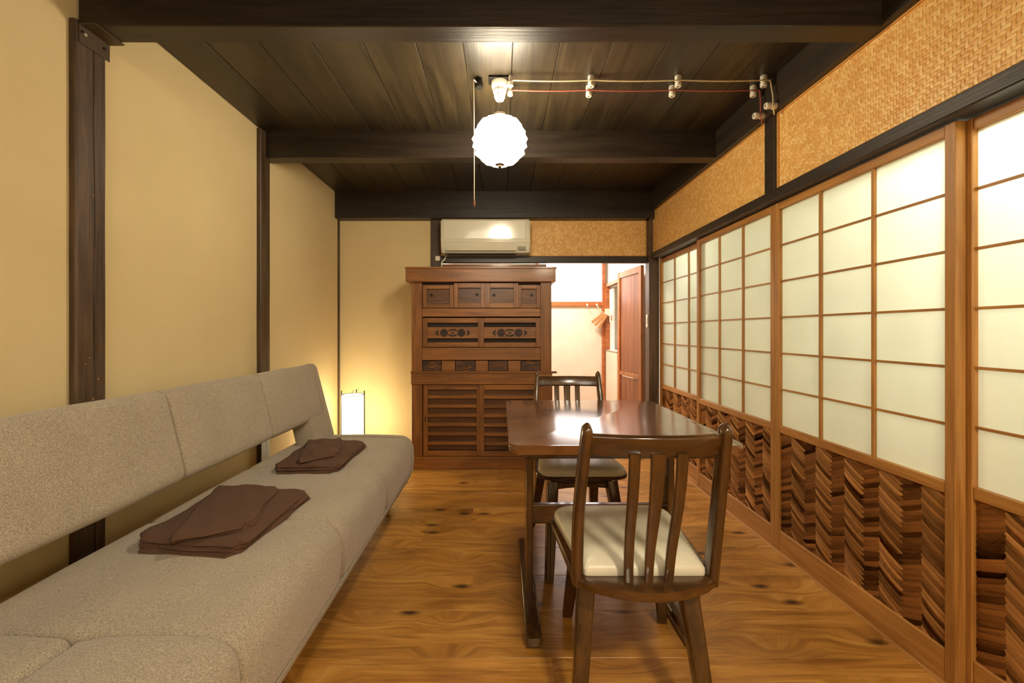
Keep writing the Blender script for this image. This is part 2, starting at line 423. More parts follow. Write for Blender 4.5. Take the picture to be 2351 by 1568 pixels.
def band_right(k, y0, y1):
    t = struct(B('trim_%d' % k, BAND_BACK, None, 1.390, 1.404, y0, y1, 1.812, 2.20, bev=0))
    weave('woven_strips', t, (1.389, y0+.01, 1.818), (0, 1, 0), (0, 0, 1), (-1, 0, 0), y1-y0-.02, .375)
    B('edge_strip', STRAW, t, 1.380, 1.392, y0, y1, 2.190, 2.198, bev=.001)
    B('edge_strip', STRAW, t, 1.380, 1.392, y0, y0+.007, 1.815, 2.190, bev=.001)
    B('edge_strip', STRAW, t, 1.380, 1.392, y1-.007, y1, 1.815, 2.190, bev=.001)
band_right(14, .30, 2.205); band_right(15, 2.285, 4.0)
t = struct(B('trim_16', BAND_BACK, None, -.563, 1.345, 4.082, 4.092, 1.803, 2.132, bev=0))
weave('woven_strips', t, (-.555, 4.081, 1.806), (1, 0, 0), (0, 0, 1), (0, -1, 0), 1.89, .322, .0120)

# angle bracket on the post under the first beam
br = thing('angle_bracket', 'rusty steel angle bracket fixing the cracked post to the near ceiling beam', 'bracket', (-1.484, 1.604, 2.187))
bm = bmesh.new(); box(bm, 0, .004, -.060, .060, -.064, 0, .0008); link('plate', bm, METAL, br)
bm = bmesh.new(); box(bm, 0, .060, -.060, .060, -.002, .003, .0008); link('plate', bm, METAL, br)
for y, z, m_ in ((-.038, -.026, GREYP), (-.05, -.024, BLACK), (.035, -.030, BLACK)):
    bm = bmesh.new(); lathe(bm, [(.006, .003), (.006, .006), (.003, .0075)], k=10, axis='X'); link('screw', bm, m_, br, loc=(0, y, z))

# ------------------------------------------------------------------ shoji screens
strip_me = {}
def strip_mesh(mat):
    bm = bmesh.new(); L = .056; W = .0103; a = []
    for y, h in ((-L, -.002), (-L*.5, .001), (0, .0022), (L*.5, .001), (L, -.002)):
        a.append([bm.verts.new((-h+dx, y, z)) for z, dx in ((-W, .0010), (0, -.0006), (W, -.0016))])
    for r1, r2 in zip(a, a[1:]):
        for j in range(2): bm.faces.new((r1[j], r1[j+1], r2[j+1], r2[j]))
    bmesh.ops.solidify(bm, geom=bm.faces[:], thickness=.001)
    me = bpy.data.meshes.new('strip'); bm.to_mesh(me); bm.free(); me.materials.append(mat)
    return me
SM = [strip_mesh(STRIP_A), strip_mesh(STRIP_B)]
Wd = .898
def shoji(label, x, y0):
    t = thing('shoji_screen', label, 'sliding screen', (x, y0, .0018), group='paper sliding screens of the right wall')
    T = .034
    for a in (0, Wd-.034): B('stile', SHOJI, t, 0, T, a, a+.034, 0, 1.755, bev=.002)
    B('rail', SHOJIH, t, .002, T-.002, .034, Wd-.034, 0, .100, bev=.002)
    B('rail', SHOJIH, t, .002, T-.002, .034, Wd-.034, .592, .629, bev=.002)
    B('rail', SHOJIH, t, .002, T-.002, .034, Wd-.034, 1.72, 1.755, bev=.002)
    gy0, gy1, gz0, gz1 = .034, Wd-.034, .629, 1.72
    cw = (gy1-gy0)/3; rh = (gz1-gz0)/6
    for k in (1, 2): B('muntin', SHOJI, t, .006, .018, gy0+cw*k-.0065, gy0+cw*k+.0065, gz0, gz1, bev=.001)
    for k in range(1, 6): B('muntin', SHOJIH, t, .009, .0175, gy0, gy1, gz0+rh*k-.0045, gz0+rh*k+.0045, bev=.001)
    for i in range(3):
        for k in range(6):
            B('pane', PAPER, t, .0185, .0192, gy0+cw*i+.0003, gy0+cw*(i+1)-.0003, gz0+rh*k+.0003, gz0+rh*(k+1)-.0003, bev=0)
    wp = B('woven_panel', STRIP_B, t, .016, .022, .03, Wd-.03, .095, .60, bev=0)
    pw = (Wd-.068)/10; pit = .0186; rnd = random.Random(int(y0*100))
    for i in range(10):
        d = i % 2; z = .085
        while z < .597:
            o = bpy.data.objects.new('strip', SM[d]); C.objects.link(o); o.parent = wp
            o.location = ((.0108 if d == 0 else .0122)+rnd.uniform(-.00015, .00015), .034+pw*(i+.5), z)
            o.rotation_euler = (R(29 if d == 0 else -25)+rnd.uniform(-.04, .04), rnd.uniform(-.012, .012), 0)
            o.scale = (1, 1, rnd.uniform(.85, 1.0))
            z += pit
    return t
shoji('papered sliding screen farthest away, next to the doorway corner post', 1.436, 3.085)
shoji('second papered sliding screen from the doorway, with woven lower panel', 1.400, 2.2565)
shoji('large papered sliding screen beside the table, between two stiles, woven lower panel', 1.400, 1.3565)
shoji('nearest papered sliding screen, cut off by the right edge of the photo', 1.436, .478)

# ------------------------------------------------------------------ next room beyond the doorway
wall('wall_entry_back', CREAM, -.7, 2.5, 5.9, 6.0, 0, ZC+.014)
wall('wall_entry_left', CREAM, -.75, -.65, 4.19, 5.9, 0, ZC+.014)
bm = bmesh.new(); box(bm, 1.42, 1.5, 4.19, 5.25, 0, ZC+.014); box(bm, 1.42, 1.5, 5.25, 5.82, 1.69, ZC+.014); box(bm, 1.42, 1.5, 5.25, 5.82, 0, .86); box(bm, 1.42, 1.5, 5.82, 5.9, 0, ZC+.014)
struct(link('wall_entry_right', bm, WHITEW))
wn = struct(B('window_1', ORANGE, None, .55, 1.40, 5.86, 5.905, 1.44, 1.50, bev=.002))
B('window_frame', ORANGE, wn, 1.345, 1.385, 5.86, 5.905, 1.50, 2.3); B('window_frame', ORANGE, wn, .46, .50, 5.86, 5.905, 1.44, 2.3)
B('window_pane', plain('lit_frosted_glass', 'f4f2ee', .3, 0, (1, .98, .97), 3.2), wn, .50, 1.345, 5.885, 5.895, 1.50, 2.3, bev=0)
trim(17, ORANGE, 1.345, 1.385, 5.85, 5.90, 0, 2.3)
# entry rail with hooks
for k, x in enumerate((1.14, 1.27)):
    bm = bmesh.new(); lathe(bm, [(.012, 0), (.014, .006), (.012, .012)], k=12, axis='Y'); 
    t = thing('wall_hook', ('left' if k == 0 else 'right')+' one of the two white hooks on the orange rail beyond the doorway', 'hook', (x, 5.86, 1.46), group='white hooks on the orange rail')
    link('base', bm, WHITEP, t, loc=(0, -.012, 0))
    bm = bmesh.new(); tube(bm, catmull([(0, -.01, 0), (0, -.03, -.01), (0, -.04, -.03), (0, -.055, -.028), (0, -.06, -.01)]), .004); link('hook_arm', bm, WHITEP, t, smooth=True)
# hanging wooden brushes and cloth
t = thing('hanging_brushes', 'bundle of pale wooden brushes hanging from the right hook beyond the doorway', 'brushes', (1.27, 5.79, 1.43))
TAN = plain('tan_wood', 'b98652', .6); PALE = plain('pale_cloth', 'e8ddc4', .9)
for k, (dx, a) in enumerate(((-.03, 52), (.0, 42), (.04, 32))):
    bm = bmesh.new(); box(bm, -.018, .018, -.012, .012, -.20, 0, .005); o = link('brush', bm, TAN, t, loc=(dx*.5+.095, -.01*k, -.085-.012*k)); o.rotation_euler = (0, R(a), 0)
bm = bmesh.new(); tube(bm, [(0, 0, .0), (.03, -.005, -.05), (.09, -.01, -.09)], .004); link('cord', bm, PALE, t)
bm = bmesh.new(); box(bm, -.04, .04, -.015, .015, -.10, 0, .012, 2); link('cloth', bm, PALE, t, loc=(.13, -.01, -.03))
# wash cabinet / mirror beside the door leaf
t = thing('side_shelf_cabinet', 'tall white storage box below the wall opening past the doorway', 'cabinet', (1.40, 5.55, 0))
B('body', CREAM, t, -.015, .018, -.25, .28, .0, .845, bev=.004); B('top_board', GREYP, t, -.02, .018, -.255, .285, .845, .858)
t = thing('wall_opening_frame', 'orange wood frame around the opening in the far right wall', 'frame', (1.41, 5.535, .86))
B('frame_side', ORANGE, t, -.012, .03, -.32, -.285, 0, .83); B('frame_side', ORANGE, t, -.03, .03, .285, .32, 0, .83); B('frame_top', ORANGE, t, -.02, .03, -.32, .32, .83, .875)
t = thing('hand_towel', 'white towel with red mark hanging in the wall opening', 'towel', (1.41, 5.60, 1.64))
bm = bmesh.new()
sweep(bm, [(0, 0, z) for z in (0, -.15, -.3, -.42)], [(-.08, -.006), (-.03, -.014), (.03, -.006), (.08, -.012), (.08, .0), (.03, .006), (-.03, 0), (-.08, .006)], (0, 1, 0)); link('cloth', bm, PALE, t, smooth=True)
B('mark', plain('red_print', 'c4705e', .8), t, -.018, -.014, -.05, .0, -.40, -.33, bev=.001)
# open wooden door leaf
dr = thing('door_leaf', 'open red-brown wooden door with two panels standing in the doorway', 'door', (1.345, 4.19, 0))
ang = math.atan2(-.07, .56); dr.rotation_euler = (0, 0, -ang)
for a in (0, .525): B('stile', ORANGE if a else DOORF, dr, -.016, .016, a, a+.055, .003, 1.735)
for z0, z1 in ((.003, .14), (.64, .68), (1.67, 1.735)): B('rail', DOORF, dr, -.015, .015, .055, .525, z0, z1)
B('panel', DOORW, dr, -.004, .004, .05, .53, .14, .63, bev=0); B('panel', DOORW, dr, -.004, .004, .05, .53, .68, 1.67, bev=0)
# closed sliding door behind the cabinet
d1 = struct(B('door_1', DOORW, None, -.56, .42, 4.115, 4.14, .003, 1.73))
B('rail', CAB, d1, -.56, .42, 4.10, 4.118, 1.665, 1.73)
for a in (-.56, .375): B('stile', CAB, d1, a, a+.045, 4.10, 4.118, .003, 1.665)
# light switch on the corner post
t = thing('light_switch', 'small white switch plate on the dark corner post right of the doorway', 'switch', (1.345, 4.04, 1.20))
B('plate', WHITEP, t, -.010, 0, -.018, .018, -.06, .06); B('rocker', WHITEP, t, -.014, -.009, -.010, .010, -.025, .025)

# ------------------------------------------------------------------ antique cabinet
DC = 3.527
cx = lambda p: (p-1151)/1010*DC
cz = lambda p: 1.107-(p-760)/1010*DC
xc = cx(1105)
cb = thing('step_cabinet', 'tall antique brown wooden cabinet with sliding doors standing against the back wall', 'cabinet', (xc, DC, 0))
def cbox(name, mat, px0, px1, py0, py1, f=0, bk=.03, bev=.0025, parent=None):
    return B(name, mat, parent or cb, cx(px0)-xc, cx(px1)-xc, f, bk, cz(py1), cz(py0), bev=bev)
xl, xr = cx(945)-xc, cx(1266)-xc
B('carcass', CABV, cb, xl+.01, xr-.01, .066, .535, .02, cz(650), bev=.003)
B('top_board', CAB, cb, cx(933)-xc, cx(1275)-xc, -.035, .545, cz(648), cz(618), bev=.004)
B('top_board_edge', CAB, cb, cx(932)-xc, cx(1277)-xc, -.04, .55, cz(618), cz(614), bev=.001)
cbox('stile', CABV, 945, 969, 648, 853, -.004); cbox('stile', CABV, 1241, 1266, 648, 853, -.004)
cbox('stile', CABV, 945, 969, 882, 1052, -.004); cbox('stile', CABV, 1241, 1268, 882, 1052, -.004)
cbox('rail', CAB, 969, 1241, 708, 727, -.002); cbox('rail', CAB, 969, 1241, 798, 827, -.002)
cbox('ledge', CAB, 944, 1268, 856, 882, -.008); cbox('ledge', CAB, 943, 1278, 852, 857, -.014, .05)
cbox('ledge', CAB, 944, 1268, 877, 882, -.013)
B('plinth', CAB, cb, xl-.004, xr+.008, -.012, .54, .0, cz(1049), bev=.003)
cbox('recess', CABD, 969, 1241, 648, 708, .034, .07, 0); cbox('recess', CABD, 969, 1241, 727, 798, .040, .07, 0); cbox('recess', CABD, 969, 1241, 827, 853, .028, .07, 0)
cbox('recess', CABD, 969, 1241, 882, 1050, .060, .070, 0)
def framed(px0, px1, py0, py1, f, fw, fh, panel=True, knob=None):
    d = cbox('door', CABP, px0+fw*.5, px1-fw*.5, py0+fh*.5, py1-fh*.5, f+.021, f+.0245, 0) if panel else cbox('door', CAB, px0+fw, px1-fw, py1-fh, py1, f, f+.018)
    P = d; tk = .022
    cbox('stile', CABV, px0, px0+fw, py0, py1, f, f+.023, .0015, P); cbox('stile', CABV, px1-fw, px1, py0, py1, f, f+.023, .0015, P)
    cbox('rail', CAB, px0+fw, px1-fw, py0, py0+fh, f, f+.023, .0015, P)
    if panel: cbox('rail', CAB, px0+fw, px1-fw, py1-fh, py1, f, f+.023, .0015, P)
    if knob:
        bm = bmesh.new(); lathe(bm, [(.012, 0), (.0125, -.003), (.009, -.004), (.0085, -.002), (.001, -.0015)], k=16, axis='Y')
        link('finger_pull', bm, BLACK, P, True, loc=(cx(knob[0])-xc, f+.021, cz(knob[1])))
    return d
framed(970, 1041, 654, 707, .008, 9, 9, True, (990, 677)); framed(1188, 1241, 654, 707, .008, 9, 9, True, (1221, 677))
framed(1042, 1114, 650, 707, -.008, 10, 11, True, (1095, 676)); framed(1114, 1190, 650, 707, -.008, 11, 11, True, (1134, 677))
for px0, px1, f in ((970, 1108, .008), (1100, 1241, -.006)):
    d = framed(px0, px1, 730, 797, f, 11, 11, False)
    cbox('carved_slat', CAB, px0+11, px1-11, 751, 777, f+.004, f+.014, .001, d)
    mid = (px0+px1)/2
    def shape(pts, name='carving'):  # thin dark plates on the slat stand in for shade inside pierced holes
        bm = bmesh.new(); vs = [(cx(mid+a)-xc, cz(764-b)) for a, b in pts]
        A = [bm.verts.new((x, f+.0034, z)) for x, z in vs]; Bv = [bm.verts.new((x, f+.0042, z)) for x, z in vs]; n_ = len(vs)
        bm.faces.new(A); bm.faces.new(Bv[::-1])
        for i in range(n_): bm.faces.new((A[i], A[(i+1) % n_], Bv[(i+1) % n_], Bv[i]))
        link(name, bm, CABD, d)
    for s in (-1, 1):
        shape([(s*20+9.5*math.cos(q)*(.75+.25*abs(math.cos(q))), 9.5*math.sin(q)) for q in [2*math.pi*i/12 for i in range(12)]])
        shape([(s*34, 7), (s*40, 1.5), (s*40, -1.5), (s*34, -7), (s*31.5, -4), (s*34.5, 0), (s*31.5, 4)][::s])
        shape([(-12, s*3), (-7, s*8), (0, s*9), (7, s*8), (12, s*3), (8, s*3.5), (0, s*5.5), (-8, s*3.5)])
    shape([(-5, 0), (0, 2.6), (5, 0), (0, -2.6)])
# row of small drawers with weathered burr fronts between
BURR = wood('dark_burr', '1e120a', '7a4c28', 'X', .5, 0, 2.5, .9, .3, .9)
for px0, px1, b_ in ((969, 1013, 1), (1013, 1045, 0), (1045, 1091, 1), (1091, 1121, 0), (1121, 1166, 1), (1166, 1196, 0), (1196, 1241, 1)):
    dd = cbox('drawer_front', BURR if b_ else CAB, px0+.7, px1-.7, 828.5, 852, .012 if b_ else .006, .028, .0015)
    if b_:
        rnd = random.Random(px0)
        for q in range(4):
            bm = bmesh.new(); y_ = rnd.uniform(833, 848); x_ = rnd.uniform(px0+6, px1-24)
            tube(bm, catmull([(cx(x_)-xc, .012, cz(y_)), (cx(x_+7)-xc, .009, cz(y_+rnd.uniform(-5, 5))), (cx(x_+18)-xc, .012, cz(y_+rnd.uniform(-3, 3)))], 4), .0035, 6); link('carving', bm, CAB, dd, True)
# slatted lower doors
for px0, px1, f in ((971, 1105, .012), (1101, 1241, -.004)):
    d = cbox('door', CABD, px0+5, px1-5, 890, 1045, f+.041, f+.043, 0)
    cbox('stile', CABV, px0, px0+11, 883, 1048, f, f+.036, .0015, d); cbox('stile', CABV, px1-11, px1, 883, 1048, f, f+.036, .0015, d)
    cbox('rail', CAB, px0+11, px1-11, 883, 895, f, f+.018, .0015, d); cbox('rail', CAB, px0+11, px1-11, 1036, 1048, f, f+.018, .0015, d)
    cbox('panel', CABP, px0+11, px1-11, 895, 1036, f+.034, f+.038, 0, d)
    for k in range(6): cbox('slat', CAB, px0+11, px1-11, 908+21.3*k, 915+21.3*k, f-.010, f+.036, .0015, d)
bm = bmesh.new(); box(bm, -.004, .004, -.0015, .001, -.022, .022, .0012); link('finger_pull', bm, BLACK, cb, loc=(cx(976)-xc, .0115, cz(963)))

# ------------------------------------------------------------------ air conditioner
ac = thing('air_conditioner', 'ivory wall-mounted air conditioner above the cabinet', 'air conditioner', (-.14, 4.08, 1.792))
prof = [(-.0, .0), (-.12, .0), (-.165, .012), (-.188, .05), (-.205, .09), (-.208, .12), (-.208, .285), (-.195, .302), (0, .302)]
bm = bmesh.new()
def side(x, s=1): return [bm.verts.new((x, y, z)) for y, z in prof]
rings = [side(x) for x in (-.394, .394)]
for j in range(len(prof)): bm.faces.new((rings[0][j], rings[0][(j+1) % 9], rings[1][(j+1) % 9], rings[1][j]))
bm.faces.new(rings[0][::-1]); bm.faces.new(rings[1])
bmesh.ops.recalc_face_normals(bm, faces=bm.faces)
bmesh.ops.bevel(bm, geom=[e for f_ in bm.faces if len(f_.verts) > 4 for e in f_.edges], offset=.01, segments=3, affect='EDGES')
link('body', bm, ACW, ac, True)
o = B('front_panel', ACW, ac, -.372, .352, -.004, .006, -.079, .079, bev=.003, seg=2); o.location = (0, -.214, .2065); o.rotation_euler = (R(4.2), 0, 0)
B('front_panel', ACW, ac, -.372, .380, -.211, -.200, .094, .1255, bev=.003, seg=2)
o = B('air_flap', ACW, ac, -.350, .270, -.006, .0, -.034, .034, bev=.002); o.location = (0, -.190, .055); o.rotation_euler = (R(-22), 0, 0)
o = B('display', GREYP, ac, -.035, .035, -.003, .0, -.025, .025, bev=.002); o.location = (.32, -.194, .055); o.rotation_euler = (R(-22), 0, 0)
B('outlet', plain('dark_slot', '3c3a32', .6), ac, -.345, .265, -.172, -.120, -.001, .006, bev=0)
t = thing('power_outlet', 'small white power outlet box on the dark post left of the air conditioner', 'outlet', (-.585, 4.062, 1.775))
B('box', WHITEP, t, -.022, .022, -.02, 0, -.022, .022, bev=.003)
bm = bmesh.new(); tube(bm, catmull([(-.505, 4.03, 1.80), (-.515, 4.03, 1.77), (-.545, 4.02, 1.73), (-.54, 4.0, 1.68), (-.55, 3.98, 1.628)]), .007, 8)
o = link('power_cord', bm, WHITEP, None, True); o.parent = ac; o.location = (.14, -4.08, -1.792); o['label'] = 'white cord drooping behind the cabinet top'

# ------------------------------------------------------------------ ceiling pendant and knob-and-tube wiring
LX, LY = -.008, 2.21
pl = thing('pendant_lamp', 'glowing scalloped glass globe lamp hanging from the dark board ceiling', 'lamp', (LX, LY, ZC))
GL = plain('glowing_glass', 'fff4dc', .3, 0, (1, .86, .62), GLOBE_E)
bm = bmesh.new(); pr = []
zc = 2.062-ZC
for i in range(17):
    pass
pr = [(r_, zc+z_) for r_, z_ in ((.02, -.120), (.048, -.118), (.056, -.102), (.094, -.097), (.098, -.078), (.126, -.066), (.120, -.046), (.137, -.030), (.131, -.008), (.140, .010), (.129, .030), (.129, .048), (.110, .056), (.112, .078), (.084, .082), (.078, .100), (.048, .102), (.02, .112))]
lathe(bm, pr, k=64, lob=lambda a, h: 1.0-.07*abs(math.sin(4*a)))
link('glass_globe', bm, GL, pl, True)
bm = bmesh.new(); lathe(bm, [(.004, zc-.136), (.010, zc-.132), (.012, zc-.124), (.024, zc-.120), (.026, zc-.116), (.02, zc-.112)], k=16); link('finial', bm, METAL, pl, True)
bm = bmesh.new(); lathe(bm, [(.012, -.105), (.020, -.104), (.027, -.090), (.029, -.072), (.031, -.070), (.034, -.060), (.032, -.052), (.038, -.046), (.042, -.032), (.042, -.014), (.038, -.010)], k=28); link('ceramic_holder', bm, WHITEP, pl, True)
bm = bmesh.new(); lathe(bm, [(.006, -.016), (.012, -.014), (.03, .0), (.03, .01)], k=20); o = link('globe_cap', bm, METAL, pl, True, loc=(0, 0, zc+.126))
bm = bmesh.new(); tube(bm, [(0, 0, -.10), (0, 0, zc+.13)], .0025); link('stem', bm, METAL, pl)
for a in (20, 140, 260):
    bm = bmesh.new(); tube(bm, [(.036*math.cos(R(a)), .036*math.sin(R(a)), -.03), (.05*math.cos(R(a)), .05*math.sin(R(a)), zc+.105)], .0012, 6); link('hanger_wire', bm, METAL, pl)
B('mount_block', BLACK, pl, -.055, .045, -.04, .03, -.012, 0)
t = thing('pull_switch', 'black pull switch on the ceiling with a long cord hanging beside the globe lamp', 'switch', (-.112, 2.20, ZC))
bm = bmesh.new(); lathe(bm, [(.018, -.048), (.021, -.044), (.021, -.02), (.016, -.016), (.016, 0)], k=16); link('housing', bm, BLACK, t, True)
bm = bmesh.new(); tube(bm, catmull([(-.012, -.02, -.03), (-.022, -.05, -.036), (-.0235, -.068, -.06), (-.0205, -.078, -.2), (-.0185, -.08, -.632)]), .0022, 6); link('pull_cord', bm, CREAMW, t, True)
bm = bmesh.new(); lathe(bm, [(.001, -.665), (.005, -.66), (.0055, -.645), (.0025, -.63)], k=10); link('pull_toggle', bm, plain('brown_toggle', '8a5c3a', .5), t, True, loc=(-.0185, -.08, 0))
def knob(label, loc, axis='Z', group='porcelain cable knobs on ceiling'):
    t = thing('cable_knob', label, 'insulator', loc, 0, group)
    bm = bmesh.new(); P_ = [(.0155, 0), (.0165, .004), (.0165, .022), (.012, .027), (.012, .031), (.0165, .035), (.0165, .050), (.013, .054), (.007, .054), (.006, .050)]
    s = -1
    lathe(bm, [(r, s*h) for r, h in P_], k=18, axis=axis); link('porcelain_body', bm, WHITEP, t, True)
    bm = bmesh.new(); lathe(bm, [(.005, s*.049), (.005, s*.053), (.002, s*.0545)], k=10, axis=axis); link('screw', bm, METAL, t)
    return t
W1 = [(.445, 2.18), (.876, 2.18), (1.30, 2.18)]; W2 = [(.452, 2.27), (.881, 2.27), (1.30, 2.27)]
nm = ['nearest the globe lamp', 'in the middle of the run', 'at the right end by the wall beam']
for (x, y), s in zip(W1, nm): knob('porcelain knob holding the cream cable, '+s, (x, y, ZC))
for (x, y), s in zip(W2, nm): knob('porcelain knob holding the red cable, '+s, (x, y, ZC))
knob('white porcelain knob on the side of the wall beam, ending the cream cable', (1.352, 2.165, 2.215), 'X')
knob('white porcelain knob on the side of the wall beam, ending the red cable', (1.352, 2.265, 2.215), 'X')
for y, s in ((2.175, 'cream'), (2.26, 'red')):
    t = thing('terminal_post', 'small porcelain terminal beside the globe lamp holder, on the %s cable' % s, 'terminal', (.045, y, ZC))
    bm = bmesh.new(); lathe(bm, [(.008, 0), (.010, -.01), (.010, -.03), (.014, -.034), (.014, -.052), (.008, -.056)], k=14); link('porcelain_body', bm, WHITEP, t, True)
zw = ZC-.029
def wobble(pts, amp=.004):
    out = []
    for a, b in zip(pts, pts[1:]):
        for k in range(4):
            t = k/4; out.append((a[0]+(b[0]-a[0])*t, a[1]+(b[1]-a[1])*t, a[2]+(b[2]-a[2])*t-amp*math.sin(math.pi*t)*(1 if k else 0)))
    out.append(pts[-1]); return out
bm = bmesh.new(); tube(bm, catmull(wobble([(.02, 2.19, zw-.01), (.06, 2.165, zw), (.445, 2.165, zw), (.876, 2.165, zw), (1.30, 2.165, zw)])+[(1.322, 2.165, zw-.004), (1.330, 2.165, zw-.04), (1.328, 2.150, 2.25), (1.326, 2.148, 2.20), (1.338, 2.16, 2.185), (1.352, 2.18, 2.18)], 4), .0035, 7)
tag(link('cream_cable', bm, CREAMW, None, True), 'cream electric cable strung along the ceiling from the lamp to the wall beam', 'cable')
bm = bmesh.new(); tube(bm, catmull(wobble([(.03, 2.25, zw-.01), (.06, 2.255, zw), (.452, 2.255, zw), (.881, 2.255, zw), (1.30, 2.255, zw)])+[(1.322, 2.255, zw-.004), (1.328, 2.255, zw-.04), (1.326, 2.25, 2.25), (1.325, 2.248, 2.20), (1.338, 2.26, 2.185), (1.352, 2.28, 2.18)], 4), .0033, 7)
tag(link('red_cable', bm, RED, None, True), 'red electric cable strung along the ceiling behind the cream one', 'cable')

# ------------------------------------------------------------------ floor lantern
t = thing('floor_lantern', 'glowing white paper lantern in black frame behind the far end of the sofa', 'lamp', (-1.25, 3.70, 0))
AND = plain('glowing_paper', 'fffaf0', .8, 0, (1, .84, .52), ANDON_E)
bm = bmesh.new(); lathe(bm, [(.084, .06), (.086, .10), (.088, .57)], k=32); link('paper_shade', bm, AND, t, True)
bm = bmesh.new(); lathe(bm, [(.10, 0), (.10, .02), (.09, .025)], k=28); link('base', bm, BLACK, t, True)
for a in (178, 2, 90, 270):
    if a == 270: continue
    bm = bmesh.new(); tube(bm, [(.098*math.cos(R(a)), .098*math.sin(R(a)), .0), (.096*math.cos(R(a)), .096*math.sin(R(a)), .605)], .0055, 8); link('frame_post', bm, BLACK, t, True)
for z in (.572, .055):
    bm = bmesh.new(); pts = [(.095*math.cos(R(a)), .095*math.sin(R(a)), z) for a in range(0, 361, 15)]; tube(bm, pts, .003, 6); link('ring', bm, BLACK, t, True)
bm = bmesh.new(); tube(bm, [(-.095, 0, .572), (.095, 0, .572)], .002, 6); tube(bm, catmull([(0, 0, .572), (0, 0, .59), (.008, 0, .60), (0, 0, .608), (-.008, 0, .60)]), .002, 6); link('top_bar', bm, BLACK, t)

# ------------------------------------------------------------------ sofa
sf = thing('sofa', 'long grey-beige upholstered sofa with low backrest along the left wall', 'sofa', (-.95, 1.7, 0))
SX, SY = .95, -1.7
def sprof(pts): return [(x+SX, z) for x, z in pts]
def arc(cx_, cz_, r, a0, a1, k=6): return [(cx_+r*math.cos(R(a0+(a1-a0)*i/k)), cz_+r*math.sin(R(a0+(a1-a0)*i/k))) for i in range(k+1)]
def seat_prof(xb, xf, top=.405, bot=.175, r=.085):
    # clockwise from the rear bottom
    up = [(xb, bot), (xb-.0, top-.05)]+arc(xb+.03, top-.035, .03, 180, 90, 4)
    mid = [(xb+(xf-xb)*t, top-.003+.010*math.sin(math.pi*t)) for t in (.2, .35, .5, .65, .8)]
    fr = arc(xf-r, top-r, r, 90, 0, 8)
    return sprof(up+mid+fr+[(xf+.004, top-r-.06), (xf-.002, bot+.012), (xf-.014, bot)])
def st(y0, y1, d=.012):
    L = [(0, .028), (.002, .016), (.005, .009), (.010, .004), (.020, .001), (.04, 0)]
    return [(y0+a+SY, i) for a, i in L]+[((y0+y1)/2+SY, -.003)]+[(y1-a+SY, i) for a, i in L[::-1]]
seams = [1.01, 1.64, 2.27, 2.90]
for a, c in zip(seams, seams[1:]):
    bm = bmesh.new(); loft(bm, seat_prof(-1.32, -.592), st(a, c)); link('seat_cushion', bm, SOFA, sf, True)
for x0, x1 in ((-1.32, -.975), (-.975, -.592)):
    bm = bmesh.new(); loft(bm, seat_prof(x0, x1, .412, .175, .07 if x1 > -.9 else .03), st(.36, 1.01)); link('seat_cushion', bm, SOFA, sf, True)
# end frame wrapping the far seat cushion
bm = bmesh.new(); loft(bm, seat_prof(-1.32, -.586, .411, .165, .09), [(2.90+SY, .01), (2.903+SY, .002), (2.94+SY, 0), (2.952+SY, .006), (2.958+SY, .02), (2.96+SY, .04)]); link('end_panel', bm, SOFA, sf, True)
bm = bmesh.new(); loft(bm, sprof([(-1.31, .178), (-.598, .178), (-.604, .14), (-.625, .115), (-1.29, .115)]), [(.37+SY, .01), (.38+SY, 0), (2.94+SY, 0), (2.955+SY, .012)]); link('seat_base', bm, SOFA, sf, True)
bm = bmesh.new(); tube(bm, [(-.594+SX, .37+SY, .176), (-.594+SX, 2.93+SY, .176)], .005, 8); link('piping', bm, PIPE, sf, True)
def slab_prof(pb, pt, th, r):
    """slanted rounded slab: pb/pt = front bottom/top points, th = thickness towards the wall"""
    b = Vector(pb); u = (Vector(pt)-b); L = u.length; u.normalize(); n_ = Vector((-u.y, u.x))
    loc = roundpoly([(0, 0), (L, 0), (L, th), (0, th)], [r, r*1.1, .03, .03], 6)
    q = []
    for i, (a, c) in enumerate(loc):
        q.append(b+u*a+n_*c)
    return sprof([(p.x, p.y) for p in q])
for a, c in zip([.38]+seams, seams):
    bm = bmesh.new(); loft(bm, slab_prof((-1.160, .555), (-1.245, .895), .11, .05), st(a, c)); link('back_cushion', bm, SOFA, sf, True)
bm = bmesh.new(); loft(bm, slab_prof((-1.112, .39), (-1.246, .900), .125, .045), [(2.90+SY, .012), (2.903+SY, .003), (2.945+SY, 0), (2.962+SY, .006), (2.972+SY, .02), (2.975+SY, .04)]); link('back_end', bm, SOFA, sf, True)
bm = bmesh.new(); loft(bm, slab_prof((-1.130, .39), (-1.178, .60), .12, .02), [(2.69+SY, .008), (2.695+SY, 0), (2.945+SY, 0), (2.962+SY, .006), (2.968+SY, .02)]); link('back_support', bm, SOFA, sf, True)
bm = bmesh.new(); loft(bm, slab_prof((-1.14, .39), (-1.17, .62), .13, .03), [(.38+SY, .008), (.385+SY, 0), (.66+SY, 0), (.665+SY, .006)]); link('back_support', bm, SOFA, sf, True)
for x in (-.72, -1.22):
    for y in (.55, 1.64, 2.75):
        bm = bmesh.new(); box(bm, x-.02+SX, x+.02+SX, y-.02+SY, y+.02+SY, .0, .118, .002); link('leg', bm, BLACK, sf)

